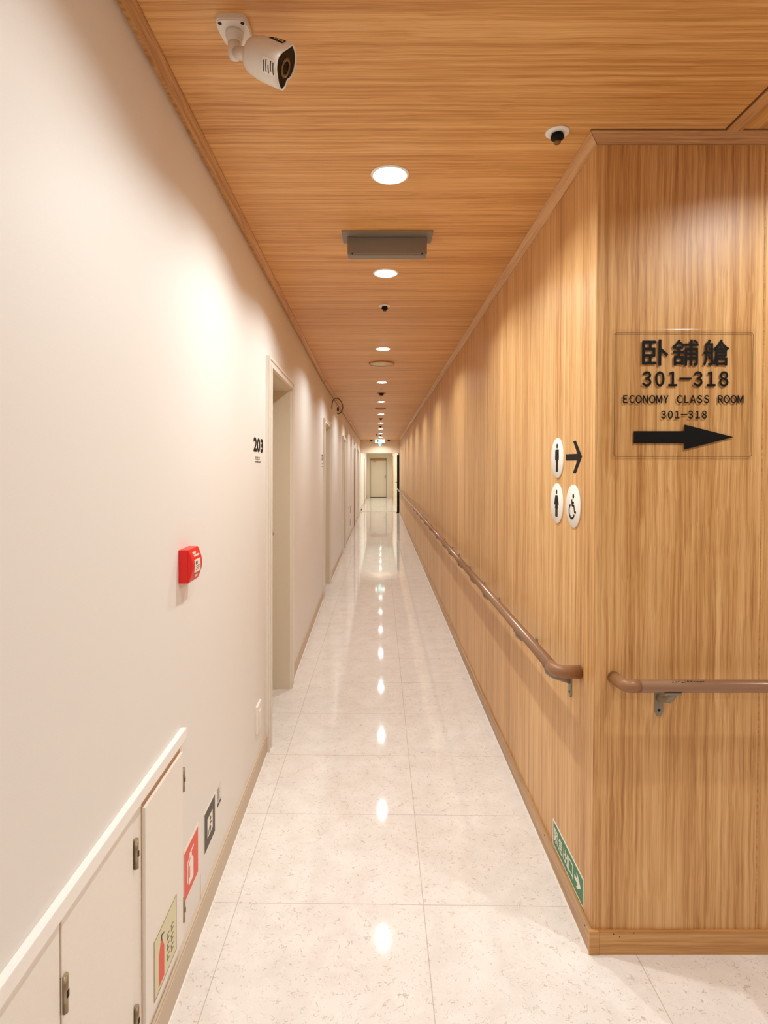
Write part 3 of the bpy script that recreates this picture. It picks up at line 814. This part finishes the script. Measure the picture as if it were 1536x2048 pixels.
# ------------------------------------------------------------------ low hatch on the cream wall
t = thing('wall_hatch', 'low cream wall hatch with three hinged doors under a white ledge', 'wall hatch', L1)
obj('surround', MB().box(-1.2, 1.581, .110, .672, 0, .004, .001), M['hatch'], t)
obj('ledge', MB().box(-1.2, 1.581, .668, .698, 0, .016, .0025), M['ledge'], t)
def hatch_door(a, e, z0, z1, th, hinges):
    d = obj('door', MB().box(a, e, z0, z1, .0035, th, .0015), M['hatch'], t)
    obj('gap', MB().box(a - .003, a, z0 - .002, z1 + .003, .0035, .0043).box(e, e + .003, z0 - .002, z1 + .003, .0035, .0043).box(a, e, z1, z1 + .003, .0035, .0043).box(a, e, z0 - .003, z0, .0035, .0043), M['trim_x'], d)
    for z in hinges:
        h_ = obj('hinge', MB().tube([(e + .012, z - .032, .0095), (e + .012, z + .032, .0095)], .0055, 14), M['steel'], d)
        obj('hinge_leaf', MB().box(e + .002, e + .012, z - .031, z + .031, .004, .0065), M['steel'], d)
        obj('hinge_pin', MB().box(e + .009, e + .015, z - .006, z + .006, .0145, .0155), M['darkhole'], d)
    return d
da = hatch_door(1.294, 1.556, .130, .643, .013, (.560, .201))
obj('recess_shade', MB().box(1.294, 1.556, .6465, .667, .0036, .0046), M['trim_x'], da)  # flat brown strip, paints the shade of the recess above the door
hatch_door(.948, 1.238, .130, .664, .008, (.568, .20))
hatch_door(.63, .942, .130, .664, .008, (.530, .20))
hatch_door(.10, .60, .130, .664, .008, ())

def sign(name, y0, y1, z0, z1, label, w=0):
    return thing(name, label, 'sign', at(L1, y0, z0, w)), y1 - y0, z1 - z0
# pale luminescent sticker on the hatch door
t, sw, sh = sign('safety_sticker', 1.341, 1.499, .152, .298, 'pale green safety sticker with a red shape on the hatch door', .013)
obj('plate', MB().box(0, sw, 0, sh, .0002, .0012), M['lime'], t)
obj('border_line', MB().stroke([(.002, .002), (sw - .002, .002), (sw - .002, sh - .002), (.002, sh - .002)], .002, .0012, .0014, True), M['ink'], t)
obj('red_shape', MB().prism([(.030, .012), (.066, .012), (.066, .085), (.054, .110), (.042, .110), (.030, .085)], .0012, .0015), M['redsign'], t)
mb = MB().box(.044, .052, .110, .126, .0012, .0015).stroke([(.052, .122), (.066, .118)], .004, .0012, .0015)
for k in range(2):
    for j in range(3):
        x, z = .084 + k * .03, .092 - j * .026
        mb.stroke([(x, z), (x + .018, z)], .003, .0012, .0015).stroke([(x, z - .012), (x + .018, z - .012)], .003, .0012, .0015).stroke([(x + .004, z), (x + .004, z - .012)], .003, .0012, .0015)
obj('printed_marks', mb, M['ink'], t)
# red fire sign
t, sw, sh = sign('fire_sign', 1.597, 1.737, .188, .340, 'square red sign with a white extinguisher picture beside the hatch')
obj('plate', MB().box(0, sw, 0, sh, .0002, .0012), M['offwhite'], t)
obj('red_field', MB().box(.005, sw - .005, .006, sh - .010, .0012, .0015), M['redsign'], t)
mb = MB().prism([(.046, .026), (.086, .026), (.088, .032), (.088, .082), (.078, .094), (.056, .094), (.044, .082), (.044, .032)], .0015, .0018)
mb.box(.060, .073, .094, .108, .0015, .0018).stroke([(.052, .112), (.092, .116)], .006, .0015, .0018).stroke([(.060, .106), (.036, .098), (.032, .070), (.034, .040)], .006, .0015, .0018)
obj('pictogram', mb, M['offwhite'], t)
obj('bottle_line', MB().box(.050, .056, .045, .078, .0018, .0020), M['redsign'], t)
# dark sign with a white square
t, sw, sh = sign('symbol_sign', 1.797, 1.928, .191, .327, 'square dark olive sign with a white square picture low on the wall')
obj('plate', MB().box(0, sw, 0, sh, .0002, .0012), M['offwhite'], t)
obj('dark_field', MB().box(.005, sw - .005, .007, sh - .006, .0012, .0015), M['darksign'], t)
ws_ = obj('white_square', MB().box(.036, .096, .038, .098, .0015, .0018), M['offwhite'], t)
mb = MB().disc(.070, .084, .007, .0018, .0021).stroke([(.068, .074), (.062, .060), (.072, .052), (.068, .042)], .008, .0018, .0021).stroke([(.062, .060), (.052, .054), (.046, .044)], .007, .0018, .0021).stroke([(.068, .072), (.082, .066)], .006, .0018, .0021)
obj('pictogram', mb, M['darksign'], ws_)
# clear label with faint print
t, sw, sh = sign('clear_label', 1.951, 2.010, .251, .322, 'small clear label with faint grey print beside the dark sign')
obj('film', MB().box(0, sw, 0, sh, .0002, .0007), M['acrylic'], t)
mb = MB()
for k in range(5): mb.box(.006, .030 + .004 * (k % 3), .060 - k * .009, .0625 - k * .009, .0007, .0009)
for k in range(7): mb.box(.004 + k * .007, .009 + k * .007, .004, .014, .0007, .0009)
obj('printed_marks', mb, M['ink'], t)
# seam of a skirting access panel
struct('trim_5', MB().box(1.7575, 1.7605, .088, .168, 0, .0012), M['skirt_l'], mtx=L1)

# low signs further down the cream wall
t = thing('fire_sign', 'small dark red sign low on the cream wall past the third door', 'sign', at(L2, 12.30, .46))
obj('plate', MB().box(0, .22, 0, .19, .0002, .002), M['offwhite'], t)
obj('red_field', MB().box(.02, .20, .02, .17, .002, .003), M['brown_door'], t)
t = thing('notice_plate', 'pale notice plate low on the cream wall, topmost past the third door', 'sign', at(L2, 11.45, .60))
obj('plate', MB().box(0, .30, 0, .14, .0002, .004), M['offwhite'], t)
obj('printed_marks', MB().box(.02, .06, .03, .05, .004, .005).box(.18, .24, .04, .06, .004, .005), M['ink'], t)
t = thing('symbol_sign', 'small dark sign low on the cream wall beneath the dark red one', 'sign', at(L2, 12.20, .20))
obj('plate', MB().box(0, .20, 0, .17, .0002, .002), M['offwhite'], t)
obj('dark_field', MB().box(.03, .17, .02, .15, .002, .003), M['darksign'], t)
